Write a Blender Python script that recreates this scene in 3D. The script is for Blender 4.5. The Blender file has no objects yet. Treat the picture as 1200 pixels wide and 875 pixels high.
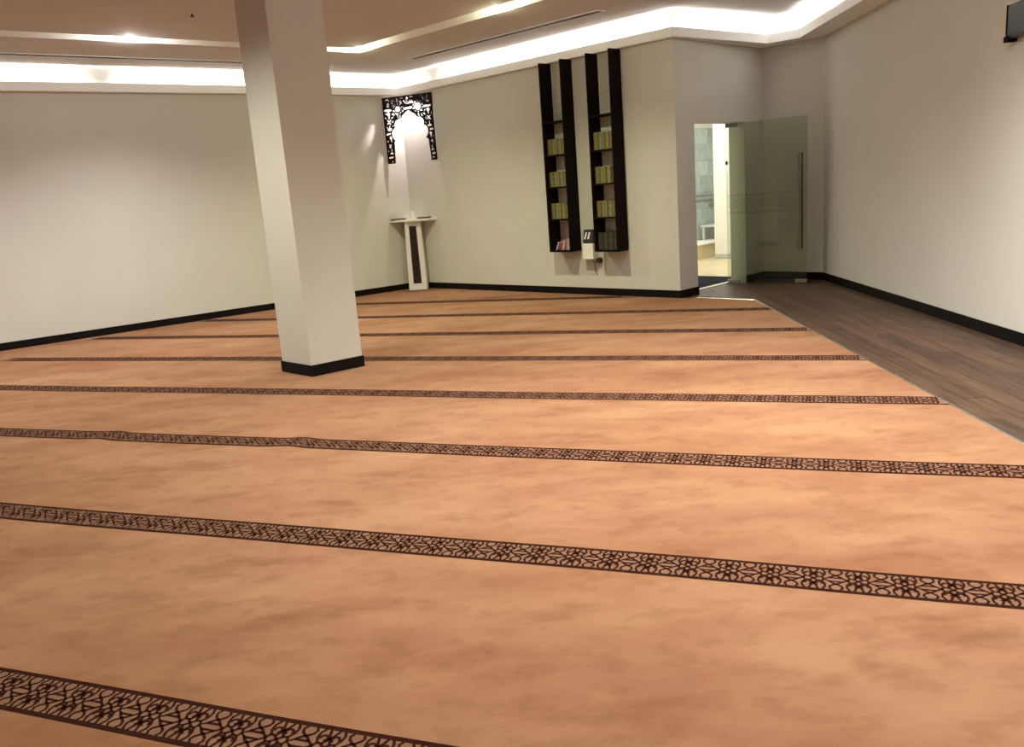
import bpy, bmesh, math, random
import numpy as np
from mathutils import Vector, Matrix

random.seed(7)
SC = bpy.context.scene
COL = SC.collection

# ------------------------------------------------------------------ camera
def setup_camera():
    cd = bpy.data.cameras.new('camera'); co = bpy.data.objects.new('camera', cd); COL.objects.link(co)
    cd.sensor_width = 36.0; cd.lens = 979.2 / 1200 * 36.0
    cd.clip_start = 0.05; cd.clip_end = 200
    p, r = 0.2146, -0.0756
    fwd = Vector((0, math.cos(p), -math.sin(p))); right = Vector((1, 0, 0)); up = right.cross(fwd)
    R = math.cos(r) * right + math.sin(r) * up
    U = -math.sin(r) * right + math.cos(r) * up
    M = Matrix((R, U, -fwd)).transposed().to_4x4(); M.translation = (0, 0, 1.5)
    co.matrix_world = M
    SC.camera = co
setup_camera()

# ------------------------------------------------------------------ world and exposure
W = bpy.data.worlds.new('world'); SC.world = W; W.use_nodes = True
W.node_tree.nodes['Background'].inputs[0].default_value = (0.9, 0.8, 0.7, 1)
W.node_tree.nodes['Background'].inputs[1].default_value = 0.0
SC.view_settings.view_transform = 'Standard'; SC.view_settings.look = 'None'
SC.view_settings.gamma = 1.0; SC.view_settings.use_curve_mapping = False
SC.view_settings.exposure = 0.33
SC.cycles.use_denoising = True
SC.cycles.max_bounces = 10; SC.cycles.diffuse_bounces = 6; SC.cycles.transparent_max_bounces = 12
SC.cycles.sample_clamp_indirect = 6.0

# light levels (lamps are built with their fixtures below)
COVE_POWER = 6.0        # W per metre of cove tube
SPOT_POWER = 275.0       # slot spotlights
DOWN_POWER = 330.0       # recessed downlights
MIHRAB_POWER = 82.0
WASH_POWER = 75.0
COVE_COL = (0.95, 0.98, 1.0)
SPOT_COL = (1.0, 0.98, 0.94)
WARM_COL = (0.98, 1.0, 0.66)

# ------------------------------------------------------------------ helpers
def mesh(name, verts, faces, mat=None, parent=None, mats=None, fmat=None, smooth=False):
    me = bpy.data.meshes.new(name); me.from_pydata([tuple(v) for v in verts], [], faces); me.update()
    o = bpy.data.objects.new(name, me); COL.objects.link(o)
    if mats:
        for m in mats: me.materials.append(m)
        if fmat is not None: me.polygons.foreach_set('material_index', fmat)
    elif mat: me.materials.append(mat)
    if smooth: me.polygons.foreach_set('use_smooth', [True] * len(me.polygons))
    if parent is not None: o.parent = parent
    return o
def bm_obj(name, bm, mat, parent=None, smooth=False):
    bmesh.ops.recalc_face_normals(bm, faces=bm.faces)
    me = bpy.data.meshes.new(name); bm.to_mesh(me); bm.free()
    o = bpy.data.objects.new(name, me); COL.objects.link(o)
    if mat: me.materials.append(mat)
    if smooth: me.polygons.foreach_set('use_smooth', [True] * len(me.polygons))
    if parent is not None: o.parent = parent
    return o
BOXF = [(0, 3, 2, 1), (4, 5, 6, 7), (0, 1, 5, 4), (1, 2, 6, 5), (2, 3, 7, 6), (3, 0, 4, 7)]
def boxv(x0, x1, y0, y1, z0, z1):
    return [(x0, y0, z0), (x1, y0, z0), (x1, y1, z0), (x0, y1, z0), (x0, y0, z1), (x1, y0, z1), (x1, y1, z1), (x0, y1, z1)]
def boxes(name, lst, mat, parent=None):
    V, F = [], []
    for b in lst:
        k = len(V); V += boxv(*b); F += [tuple(i + k for i in f) for f in BOXF]
    return mesh(name, V, F, mat, parent)
def rbox(name, b, mat, parent=None, bev=0.004, seg=2):
    bm = bmesh.new(); vs = [bm.verts.new(v) for v in boxv(*b)]
    for f in BOXF: bm.faces.new([vs[i] for i in f])
    bmesh.ops.bevel(bm, geom=list(bm.edges), offset=bev, segments=seg, affect='EDGES', profile=0.7)
    return bm_obj(name, bm, mat, parent)
def add_cyl(bm, p0, p1, r0, r1=None, n=16, caps=True):
    r1 = r0 if r1 is None else r1
    p0, p1 = Vector(p0), Vector(p1); d = (p1 - p0).normalized()
    a = d.orthogonal().normalized(); b = d.cross(a)
    A = [bm.verts.new(p0 + r0 * (math.cos(2 * math.pi * i / n) * a + math.sin(2 * math.pi * i / n) * b)) for i in range(n)]
    B = [bm.verts.new(p1 + r1 * (math.cos(2 * math.pi * i / n) * a + math.sin(2 * math.pi * i / n) * b)) for i in range(n)]
    for i in range(n): bm.faces.new((A[i], A[(i + 1) % n], B[(i + 1) % n], B[i]))
    if caps: bm.faces.new(A[::-1]); bm.faces.new(B)
def add_tube(bm, pts, r, n=8):
    for a, b in zip(pts[:-1], pts[1:]): add_cyl(bm, a, b, r, r, n)
def prism(name, poly, z0, z1, mat, parent=None):
    n = len(poly)
    V = [(x, y, z0) for x, y in poly] + [(x, y, z1) for x, y in poly]
    F = [tuple(range(n - 1, -1, -1)), tuple(range(n, 2 * n))] + [(i, (i + 1) % n, n + (i + 1) % n, n + i) for i in range(n)]
    return mesh(name, V, F, mat, parent)
def empty(name, loc, rz=0.0):
    o = bpy.data.objects.new(name, None); COL.objects.link(o); o.location = loc; o.rotation_euler = (0, 0, rz)
    o.empty_display_size = 0.1
    return o
def tag(o, label=None, cat=None, group=None, kind=None):
    if label: o['label'] = label
    if cat: o['category'] = cat
    if group: o['group'] = group
    if kind: o['kind'] = kind
    return o
def struct(o, label=None, cat=None):
    o['kind'] = 'structure'
    return tag(o, label, cat)
def look_light(name, kind, loc, target, energy, color, **kw):
    l = bpy.data.lights.new(name, kind); l.energy = energy; l.color = color
    for k, v in kw.items(): setattr(l, k, v)
    o = bpy.data.objects.new(name, l); COL.objects.link(o); o.location = loc
    o.rotation_euler = (Vector(target) - Vector(loc)).to_track_quat('-Z', 'Y').to_euler()
    return o

# ------------------------------------------------------------------ materials
def base_mat(name, col, rough=0.6, metal=0.0, spec=0.5):
    m = bpy.data.materials.new(name); m.use_nodes = True
    b = m.node_tree.nodes['Principled BSDF']
    b.inputs['Base Color'].default_value = (*col, 1); b.inputs['Roughness'].default_value = rough
    b.inputs['Metallic'].default_value = metal; b.inputs['Specular IOR Level'].default_value = spec
    return m, m.node_tree, b
def varied(name, c1, c2, scale=3.0, rough=0.6, spec=0.5, bump=0.0, bscale=200.0, stretch=(1, 1, 1), detail=4.0, metal=0.0):
    """two tones of the thing's own colour in procedural noise, optional fine relief"""
    m, nt, b = base_mat(name, c1, rough, metal, spec)
    N, L = nt.nodes, nt.links
    tc = N.new('ShaderNodeTexCoord'); mp = N.new('ShaderNodeMapping'); mp.inputs['Scale'].default_value = stretch
    L.new(tc.outputs['Object'], mp.inputs['Vector'])
    nz = N.new('ShaderNodeTexNoise'); nz.inputs['Scale'].default_value = scale; nz.inputs['Detail'].default_value = detail
    L.new(mp.outputs[0], nz.inputs['Vector'])
    cr = N.new('ShaderNodeValToRGB'); cr.color_ramp.elements[0].position = 0.35; cr.color_ramp.elements[1].position = 0.65
    cr.color_ramp.elements[0].color = (*c1, 1); cr.color_ramp.elements[1].color = (*c2, 1)
    L.new(nz.outputs['Fac'], cr.inputs[0]); L.new(cr.outputs[0], b.inputs['Base Color'])
    if bump > 0:
        n2 = N.new('ShaderNodeTexNoise'); n2.inputs['Scale'].default_value = bscale; n2.inputs['Detail'].default_value = 2
        L.new(tc.outputs['Object'], n2.inputs['Vector'])
        bp = N.new('ShaderNodeBump'); bp.inputs['Strength'].default_value = bump; bp.inputs['Distance'].default_value = 0.004
        L.new(n2.outputs['Fac'], bp.inputs['Height']); L.new(bp.outputs[0], b.inputs['Normal'])
    return m
def emis(name, col, s):
    m, nt, b = base_mat(name, col)
    b.inputs['Emission Color'].default_value = (*col, 1); b.inputs['Emission Strength'].default_value = s
    return m

M = {}
M['wall'] = varied('wall_paint', (0.585, 0.568, 0.505), (0.605, 0.588, 0.525), 1.5, 0.75, 0.25, 0.08, 260)
M['ceil'] = varied('ceiling_paint', (0.63, 0.60, 0.58), (0.65, 0.62, 0.60), 1.2, 0.85, 0.2)
M['trimwhite'] = varied('white_trim_paint', (0.84, 0.83, 0.80), (0.86, 0.85, 0.82), 1.2, 0.8, 0.2)
M['skirt'] = varied('dark_skirting', (0.004, 0.003, 0.003), (0.007, 0.005, 0.004), 6, 0.6, 0.12)
M['wenge'] = varied('wenge_wood', (0.0045, 0.0025, 0.0022), (0.008, 0.0045, 0.004), 6, 0.65, 0.07, stretch=(6, 6, 0.5))
M['white'] = varied('white_lacquer', (0.78, 0.76, 0.70), (0.82, 0.80, 0.74), 3, 0.4, 0.4)
M['plaster'] = varied('white_plaster', (0.82, 0.81, 0.76), (0.85, 0.84, 0.79), 2, 0.8, 0.2)
M['black'] = varied('black_plastic', (0.012, 0.012, 0.014), (0.02, 0.02, 0.022), 20, 0.35, 0.5)
M['steel'] = varied('brushed_steel', (0.42, 0.41, 0.39), (0.50, 0.49, 0.47), 40, 0.32, 0.5, metal=1.0, stretch=(1, 1, 0.05))
M['dsteel'] = varied('dark_brushed_steel', (0.17, 0.16, 0.145), (0.23, 0.22, 0.20), 40, 0.35, 0.5, metal=1.0, stretch=(1, 1, 0.05))
M['alu'] = varied('aluminium_strip', (0.46, 0.44, 0.41), (0.56, 0.54, 0.50), 20, 0.3, 0.5, metal=1.0)
M['screen'] = varied('dark_cut_wood', (0.010, 0.006, 0.007), (0.016, 0.010, 0.010), 8, 0.6, 0.15)
M['brownpanel'] = varied('dark_brown_inlay', (0.030, 0.018, 0.013), (0.045, 0.027, 0.019), 60, 0.6, 0.3)
M['mat'] = varied('navy_mat', (0.010, 0.011, 0.018), (0.016, 0.017, 0.026), 90, 0.95, 0.1, 0.3, 400)
M['cream_tile'] = varied('cream_floor_tile', (0.62, 0.54, 0.34), (0.68, 0.60, 0.40), 1.2, 0.35, 0.4)
M['lens'] = emis('spot_lens', (1.0, 0.93, 0.82), 30.0)
M['pages'] = varied('book_pages', (0.62, 0.56, 0.42), (0.70, 0.64, 0.50), 60, 0.8, 0.2, stretch=(1, 1, 0.1))

def carpet_mat():
    m, nt, b = base_mat('terracotta_carpet', (0.5, 0.25, 0.14), 1.0, 0, 0.05)
    N, L = nt.nodes, nt.links
    tc = N.new('ShaderNodeTexCoord')
    def noise(scale, stretch, rot, detail=5, rough=0.55):
        mp = N.new('ShaderNodeMapping'); mp.inputs['Scale'].default_value = stretch; mp.inputs['Rotation'].default_value = (0, 0, rot)
        L.new(tc.outputs['Object'], mp.inputs['Vector'])
        n = N.new('ShaderNodeTexNoise'); n.inputs['Scale'].default_value = scale; n.inputs['Detail'].default_value = detail; n.inputs['Roughness'].default_value = rough
        L.new(mp.outputs[0], n.inputs['Vector']); return n
    def ramp(src, p0, p1, c0, c1):
        r = N.new('ShaderNodeValToRGB'); r.color_ramp.elements[0].position = p0; r.color_ramp.elements[1].position = p1
        r.color_ramp.elements[0].color = (*c0, 1); r.color_ramp.elements[1].color = (*c1, 1)
        L.new(src, r.inputs[0]); return r
    def mul(a, bb, fac=1.0):
        x = N.new('ShaderNodeMixRGB'); x.blend_type = 'MULTIPLY'; x.inputs[0].default_value = fac
        L.new(a, x.inputs[1]); L.new(bb, x.inputs[2]); return x
    # brushed pile patches, long along the rows, and trodden darker spots
    a = ramp(noise(1.1, (1.0, 2.2, 1), 0.4, 6, 0.6).outputs['Fac'], 0.36, 0.60, (0.235, 0.112, 0.063), (0.285, 0.150, 0.084))
    p = ramp(noise(1.7, (0.8, 2.0, 1), 0.25, 7, 0.62).outputs['Fac'], 0.30, 0.46, (0.74, 0.66, 0.60), (1, 1, 1))
    w = ramp(noise(0.42, (1.0, 1.7, 1), 0.3, 4, 0.6).outputs['Fac'], 0.34, 0.56, (0.80, 0.70, 0.63), (1, 1, 1))
    s = ramp(noise(6.0, (1.0, 1.5, 1), 0.8, 4, 0.6).outputs['Fac'], 0.36, 0.50, (0.88, 0.85, 0.82), (1, 1, 1))
    f = ramp(noise(240.0, (1, 1, 1), 0, 2).outputs['Fac'], 0.3, 0.7, (0.90, 0.89, 0.88), (1, 1, 1))
    o = mul(mul(mul(mul(a.outputs[0], p.outputs[0], 0.9).outputs[0], s.outputs[0]).outputs[0], f.outputs[0]).outputs[0], w.outputs[0])
    L.new(o.outputs[0], b.inputs['Base Color'])
    b.inputs['Sheen Weight'].default_value = 0.08; b.inputs['Sheen Roughness'].default_value = 0.6
    b.inputs['Sheen Tint'].default_value = (1.0, 0.75, 0.5, 1)
    bp = N.new('ShaderNodeBump'); bp.inputs['Strength'].default_value = 0.35; bp.inputs['Distance'].default_value = 0.006
    L.new(noise(160, (1, 1, 1), 0, 3).outputs['Fac'], bp.inputs['Height']); L.new(bp.outputs[0], b.inputs['Normal'])
    return m
M['carpet'] = carpet_mat()
M['band'] = varied('band_ground_pile', (0.150, 0.075, 0.046), (0.180, 0.094, 0.058), 12, 1.0, 0.05, 0.2, 220)
M['band_dark'] = varied('band_dark_yarn', (0.020, 0.0055, 0.003), (0.028, 0.008, 0.004), 20, 1.0, 0.05, 0.2, 220)

def plank_mat():
    m, nt, b = base_mat('walnut_plank', (0.13, 0.09, 0.07), 0.45, 0, 0.25)
    N, L = nt.nodes, nt.links
    tc = N.new('ShaderNodeTexCoord'); oi = N.new('ShaderNodeObjectInfo')
    add = N.new('ShaderNodeVectorMath'); add.operation = 'ADD'
    sc = N.new('ShaderNodeVectorMath'); sc.operation = 'SCALE'; sc.inputs['Scale'].default_value = 31.0
    cmb = N.new('ShaderNodeCombineXYZ'); L.new(oi.outputs['Random'], cmb.inputs[0]); L.new(oi.outputs['Random'], cmb.inputs[1])
    L.new(cmb.outputs[0], sc.inputs[0]); L.new(tc.outputs['Object'], add.inputs[0]); L.new(sc.outputs[0], add.inputs[1])
    mp = N.new('ShaderNodeMapping'); mp.inputs['Scale'].default_value = (22, 1.4, 1); L.new(add.outputs[0], mp.inputs['Vector'])
    nz = N.new('ShaderNodeTexNoise'); nz.inputs['Scale'].default_value = 1.6; nz.inputs['Detail'].default_value = 6; nz.inputs['Distortion'].default_value = 0.6
    L.new(mp.outputs[0], nz.inputs['Vector'])
    cr = N.new('ShaderNodeValToRGB'); cr.color_ramp.elements[0].position = 0.3; cr.color_ramp.elements[1].position = 0.7
    cr.color_ramp.elements[0].color = (0.038, 0.019, 0.011, 1); cr.color_ramp.elements[1].color = (0.105, 0.058, 0.035, 1)
    L.new(nz.outputs['Fac'], cr.inputs[0])
    hs = N.new('ShaderNodeHueSaturation'); mr = N.new('ShaderNodeMapRange')
    mr.inputs['To Min'].default_value = 0.72; mr.inputs['To Max'].default_value = 1.25
    L.new(oi.outputs['Random'], mr.inputs['Value']); L.new(mr.outputs[0], hs.inputs['Value'])
    L.new(cr.outputs[0], hs.inputs['Color']); L.new(hs.outputs[0], b.inputs['Base Color'])
    return m
M['plank'] = plank_mat()

def marble_mat():
    m, nt, b = base_mat('pale_green_marble', (0.5, 0.58, 0.54), 0.25, 0, 0.5)
    N, L = nt.nodes, nt.links
    tc = N.new('ShaderNodeTexCoord'); oi = N.new('ShaderNodeObjectInfo')
    nz = N.new('ShaderNodeTexNoise'); nz.inputs['Scale'].default_value = 3.0; nz.inputs['Detail'].default_value = 7; nz.inputs['Distortion'].default_value = 1.2
    L.new(tc.outputs['Object'], nz.inputs['Vector'])
    cr = N.new('ShaderNodeValToRGB'); cr.color_ramp.elements[0].position = 0.3; cr.color_ramp.elements[1].position = 0.7
    cr.color_ramp.elements[0].color = (0.40, 0.49, 0.45, 1); cr.color_ramp.elements[1].color = (0.60, 0.68, 0.63, 1)
    L.new(nz.outputs['Fac'], cr.inputs[0])
    hs = N.new('ShaderNodeHueSaturation'); mr = N.new('ShaderNodeMapRange')
    mr.inputs['To Min'].default_value = 0.78; mr.inputs['To Max'].default_value = 1.12
    L.new(oi.outputs['Random'], mr.inputs['Value']); L.new(mr.outputs[0], hs.inputs['Value'])
    L.new(cr.outputs[0], hs.inputs['Color']); L.new(hs.outputs[0], b.inputs['Base Color'])
    return m
M['marble'] = marble_mat()

def glass_mat():
    m = bpy.data.materials.new('green_tinted_glass'); m.use_nodes = True
    nt = m.node_tree; nt.nodes.clear(); N, L = nt.nodes, nt.links
    out = N.new('ShaderNodeOutputMaterial'); mx = N.new('ShaderNodeMixShader')
    tr = N.new('ShaderNodeBsdfTransparent'); tr.inputs[0].default_value = (0.85, 0.88, 0.82, 1)
    gl = N.new('ShaderNodeBsdfGlossy'); gl.inputs['Roughness'].default_value = 0.02; gl.inputs['Color'].default_value = (0.9, 1.0, 0.93, 1)
    fr = N.new('ShaderNodeFresnel'); fr.inputs['IOR'].default_value = 1.45
    L.new(fr.outputs[0], mx.inputs[0]); L.new(tr.outputs[0], mx.inputs[1]); L.new(gl.outputs[0], mx.inputs[2]); L.new(mx.outputs[0], out.inputs[0])
    return m
M['glass'] = glass_mat()
def etched_mat():
    m = bpy.data.materials.new('etched_glass'); m.use_nodes = True
    nt = m.node_tree; nt.nodes.clear(); N, L = nt.nodes, nt.links
    out = N.new('ShaderNodeOutputMaterial'); mx = N.new('ShaderNodeMixShader'); mx.inputs[0].default_value = 0.13
    tr = N.new('ShaderNodeBsdfTransparent'); df = N.new('ShaderNodeBsdfDiffuse'); df.inputs[0].default_value = (0.12, 0.14, 0.11, 1)
    L.new(tr.outputs[0], mx.inputs[1]); L.new(df.outputs[0], mx.inputs[2]); L.new(mx.outputs[0], out.inputs[0])
    return m
M['etched'] = etched_mat()

# ------------------------------------------------------------------ plan of the room (metres, camera foot at the origin)
ZC, LIPH, ZM = 3.145, 0.11, 3.45       # bulkhead underside, lip height, ceiling
aL, aS, aR, aT = 0.90483, -0.78196, 0.0573, -1.20906
def dirv(a): return Vector((math.sin(a), math.cos(a)))
def nrm(a): return Vector((math.cos(a), -math.sin(a)))
uL = -dirv(aL)                 # along the left wall, away from the corner
uS = -dirv(aS)                 # along the shelf wall, away from the corner
uR = dirv(aR)
LS = Vector((-1.495, 14.365)); C1 = Vector((2.2255, 10.618)); C2 = Vector((3.751, 12.06)); C3 = Vector((4.352, 11.398))
uD = (C2 - C1).normalized(); uE = (C3 - C2).normalized()
LFAR = LS + uL * 9.55
RNEAR = nrm(aR) * 3.692 + uR * (-4.2)
SIDE = Vector((LFAR.x, RNEAR.y))
nL = Vector((-uL.y, uL.x)); nL = nL if nL.dot(-LS) > 0 else -nL       # all pointing into the room
nS = -nrm(aS); nR = -nrm(aR)
nD = Vector((uD.y, -uD.x)); nE = Vector((-uE.y, uE.x)); nE = nE if nE.dot(-C2) > 0 else -nE
ROOM = [LFAR, LS, C1, C2, C3, RNEAR, SIDE]
def isect(p, d, q, e):
    k = d.x * e.y - d.y * e.x; w = q - p
    return p + d * ((w.x * e.y - w.y * e.x) / k)

# ---------------- walls
def wall(name, a, b, nin, z0=-0.05, z1=3.62, t=0.2, ext=0.0, label=None):
    d = (b - a).normalized(); a2 = a - d * ext; b2 = b + d * ext
    poly = [a2, b2, b2 - nin * t, a2 - nin * t]
    return struct(prism(name, [(p.x, p.y) for p in poly], z0, z1, M['wall']), label)
wall('wall_left', LFAR, LS, nL, ext=0.0, label='long cream wall running behind the column')
wall('wall_back', LS, C1, nS, label='cream wall carrying the two tall bookshelves')
wall('wall_corner', C2, C3, nE, label='narrow cream wall behind the glass door')
wall('wall_right', C3, RNEAR, nR, label='cream wall beside the wooden floor')
wall('wall_rear', RNEAR, SIDE, Vector((0, 1)), label='cream wall behind the viewer')
wall('wall_side', SIDE, LFAR, Vector((1, 0)), label='cream wall far to the left')
# wall with the doorway, local x along the wall from C1, y through it
DOOR_RZ = math.atan2(uD.y, uD.x); DL = (C2 - C1).length; DT = 0.24; S0, S1, DH = 0.405, 1.60, 2.175
wd = boxes('wall_door', [(0, S0, 0, DT, -0.05, 3.62), (S1, DL + 0.15, 0, DT, -0.05, 3.62), (S0, S1, 0, DT, DH, 3.62)], M['wall'])
wd.location = (C1.x, C1.y, 0); wd.rotation_euler.z = DOOR_RZ; struct(wd, 'cream wall with the open doorway')

# ---------------- skirting boards
HB, TB = 0.10, 0.014
def skirt(name, a, b, nin, label, e0=0.0, e1=0.0):
    d = (b - a).normalized(); a = a + d * e0; b = b + d * e1
    poly = [a, b, b + nin * TB, a + nin * TB]
    return struct(prism(name, [(p.x, p.y) for p in poly], 0.0, HB, M['skirt']), label)
skirt('baseboard_left', LFAR, LS, nL, 'black skirting board along the long left wall', 0, -TB)
skirt('baseboard_back', LS, C1, nS, 'black skirting board below the bookshelves', TB, 0.012)
skirt('baseboard_doorside', C1, C1 + uD * S0, nD, 'short black skirting board left of the doorway', 0.0, 0.0)
skirt('baseboard_jamb', C1 + uD * S1, C2, nD, 'short black skirting board right of the doorway', 0.0, 0.0)
skirt('baseboard_corner', C2, C3, nE, 'black skirting board behind the glass door', 0.0, 0.0)
skirt('baseboard_right', C3, RNEAR, nR, 'black skirting board along the right wall')

# ---------------- floor: slab with wooden planks
SLAB = [LFAR, LS, C1 + uD * S0, C1 + uD * S0 - nD * DT, C1 + uD * S1 - nD * DT, C1 + uD * S1, C2, C3, RNEAR, SIDE]
SLAB = [LFAR, LS, C1, C1 + uD * S0, C1 + uD * S0 - nD * DT, C1 + uD * S1 - nD * DT, C1 + uD * S1, C2, C3, RNEAR, SIDE]
floor = struct(prism('floor', [(p.x, p.y) for p in SLAB], -0.06, -0.0125, M['plank']), 'dark walnut plank floor along the right wall')
XC, XR = 2.417, 3.692
CE1 = Vector((2.436, 10.53)); CE2 = Vector((2.998, 9.98))          # far end of the carpet beside the doorway
def clip_poly(poly, p, n):          # keep the side (x-p).n >= 0
    out = []
    for i in range(len(poly)):
        a, b = poly[i], poly[(i + 1) % len(poly)]
        da, db = (a - p).dot(n), (b - p).dot(n)
        if da >= 0: out.append(a)
        if (da >= 0) != (db >= 0): out.append(a + (b - a) * (da / (da - db)))
    return out
def in_wood(poly):
    poly = clip_poly(poly, nrm(aR) * XR, nR)          # right wall
    if len(poly) > 2: poly = clip_poly(poly, C2, nE)
    return poly
NPL = 11; PW = (XR - XC + 2.0) / 21
PWID = 0.145
jn = 0
for i in range(-14, 9):
    x0 = XC + i * PWID; x1 = x0 + PWID - 0.003
    yv = -0.4 + (i * 0.47) % 1.3
    while yv < 13.0:
        y0, y1 = yv, yv + 1.3 - 0.003; yv += 1.3
        if y1 < 2.2: continue
        poly = [nrm(aR) * x + uR * y for x, y in ((x0, y0), (x1, y0), (x1, y1), (x0, y1))]
        if i < 0:      # only the strip between the carpet end, the doorway wall and the threshold
            c = (poly[0] + poly[2]) / 2
            if (c - CE2).dot(Vector((0.699, 0.715))) < -0.2 or y1 < 9.6: continue
            ed = (CE2 - CE1).normalized(); en = Vector((-ed.y, ed.x)); en = en if en.dot(C2 - CE1) > 0 else -en
            poly = clip_poly(poly, CE1 - en * 0.01, en)
            if len(poly) < 3: continue
            # stop at the doorway wall, or run through the doorway to the threshold
            q = C1 + uD * S0
            jam = clip_poly(clip_poly(poly, C1 + uD * (S0 + 0.002), uD), C1 + uD * (S1 - 0.002), -uD)
            main = clip_poly(poly, C1 + nD * TB, nD)
            if len(jam) > 2: jam = clip_poly(jam, C1 - nD * DT, nD)
            if len(jam) > 2: jam = clip_poly(jam, C1 + nD * TB, -nD)
            cand = [main, jam]
        else:
            poly = clip_poly(poly, C1 + nD * TB, nD) if y1 > 9 else poly
            cand = [poly]
        for pl in cand:
            if len(pl) < 3: continue
            pl = in_wood(pl)
            if len(pl) < 3: continue
            ar = abs(sum(pl[k].x * pl[(k + 1) % len(pl)].y - pl[k].y * pl[(k + 1) % len(pl)].x for k in range(len(pl)))) / 2
            if ar < 0.002: continue
            c = sum(pl, Vector((0, 0))) / len(pl); ca, sa = math.cos(aR), math.sin(aR)
            loc = [((p - c).dot(nrm(aR)), (p - c).dot(uR)) for p in pl]
            o = prism('plank', loc, -0.0125, 0.0, M['plank'], floor)
            o.location = (c.x, c.y, 0); o.rotation_euler.z = -aR; jn += 1

# ---------------- ceiling with the recessed light slot
def fill_loops(bm, loops, z):
    es = []
    for lp in loops:
        vs = [bm.verts.new((p.x, p.y, z)) for p in lp]
        es += [bm.edges.new((vs[i], vs[(i + 1) % len(vs)])) for i in range(len(vs))]
    bmesh.ops.triangle_fill(bm, use_beauty=True, edges=es, use_dissolve=False)
def ring(off):
    l0 = LS + nL * (1.82 + off); s0 = LS + nS * (1.90 + off); r0 = C3 + nR * (1.75 + off)
    b0 = Vector((0, -2.0 + off)); x0 = Vector((LFAR.x + 1.6 + off, 0))
    pts = [isect(x0, Vector((0, 1)), l0, uL), isect(l0, uL, s0, uS), isect(s0, uS, r0, uR), isect(r0, uR, b0, Vector((1, 0))), isect(b0, Vector((1, 0)), x0, Vector((0, 1)))]
    return pts
RO, RI = ring(0.0), ring(0.30)
bm = bmesh.new()
out = [p for p in ROOM]
fill_loops(bm, [out, RO], ZM)
fill_loops(bm, [RI], ZM)
ceil_o = struct(bm_obj('ceiling', bm, M['ceil']), 'flat ceiling with a recessed light slot parallel to the walls')
ZT = ZM + 0.095
bm = bmesh.new()
for lp in (RO, RI):
    for i in range(len(lp)):
        a, b = lp[i], lp[(i + 1) % len(lp)]
        bm.faces.new([bm.verts.new((p.x, p.y, z)) for p, z in ((a, ZM), (b, ZM), (b, ZT), (a, ZT))])
for i in range(5):
    a, b, c, d = RO[i], RO[(i + 1) % 5], RI[(i + 1) % 5], RI[i]
    bm.faces.new([bm.verts.new((p.x, p.y, ZT)) for p in (a, b, c, d)])
bm_obj('slot_lining', bm, M['trimwhite'], ceil_o)

# ---------------- bulkhead with light cove along the walls
lipS = LS + nS * 0.10; lipL = LS + nL * 0.10
K1 = Vector((2.20, 10.50)); K2 = Vector((3.694, 11.64)); K3 = Vector((4.019, 11.377))
LIP = [isect(LFAR, Vector((0, 1)), lipL, uL), isect(lipL, uL, lipS, uS), isect(lipS, uS, K1, (K2 - K1).normalized()), K2, K3, K3 - uR * 15.4]
WAL = [LFAR, LS, C1, C2, C3, RNEAR]
def offs(pl, t):      # offset the lip line towards the wall
    segs = []
    for a, b in zip(pl[:-1], pl[1:]):
        d = (b - a).normalized(); n = Vector((-d.y, d.x)); segs.append((a + n * t, d))
    r = [segs[0][0]]
    for (p, d), (q, e) in zip(segs[:-1], segs[1:]): r.append(isect(p, d, q, e))
    r.append(pl[-1] + (segs[-1][0] - pl[-2])); return r
LIN = offs(LIP, 0.022)
V, F = [], []
for i, (l, w, n) in enumerate(zip(LIP, WAL, LIN)):
    V += [(w.x, w.y, ZC), (l.x, l.y, ZC), (l.x, l.y, ZC + LIPH), (n.x, n.y, ZC + LIPH), (n.x, n.y, ZC + 0.02), (w.x, w.y, ZC + 0.02)]
    if i:
        a, b = (i - 1) * 6, i * 6
        F += [(a + k, a + (k + 1) % 6, b + (k + 1) % 6, b + k) for k in range(5)]
struct(mesh('trim_1', V, F, M['trimwhite']), 'pale bulkhead lip below the bright cove light')
def cove_tubes(a, b, wa, wb, gaps, name='cove_tube'):
    """fluorescent battens lying in the trough, light thrown up on wall and ceiling"""
    d = (b - a).normalized(); L = (b - a).length; cuts = sorted(gaps); s = 0.05; spans = []
    for g in cuts: spans.append((s, g - 0.17)); s = g + 0.17
    spans.append((s, L - 0.05))
    for s0, s1 in spans:
        if s1 - s0 < 0.1: continue
        c = a + d * ((s0 + s1) / 2)
        l = bpy.data.lights.new(name, 'AREA'); l.shape = 'RECTANGLE'; l.size = s1 - s0; l.size_y = 0.035
        l.energy = COVE_POWER * (s1 - s0); l.color = COVE_COL
        o = bpy.data.objects.new(name, l); COL.objects.link(o)
        o.location = (c.x, c.y, ZC + 0.05); o.rotation_euler = (math.pi, 0, 0)
        o.rotation_euler = (Matrix.Rotation(math.atan2(d.y, d.x), 3, 'Z') @ Matrix.Rotation(math.pi, 3, 'X')).to_euler()
def tube_line(i, gaps=()):
    o = 0.05
    a = LIN[i] * 0.5 + WAL[i] * 0.5; b = LIN[i + 1] * 0.5 + WAL[i + 1] * 0.5
    if i >= 3: a = LIN[i] * 0.75 + WAL[i] * 0.25; b = LIN[i + 1] * 0.75 + WAL[i + 1] * 0.25
    cove_tubes(a, b, None, None, gaps)
tube_line(0, (9.55 - 4.50, 9.55 - 4.50 - 3.7)); tube_line(1, (0.84,)); tube_line(2); tube_line(3); tube_line(4, (6.0,))

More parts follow.
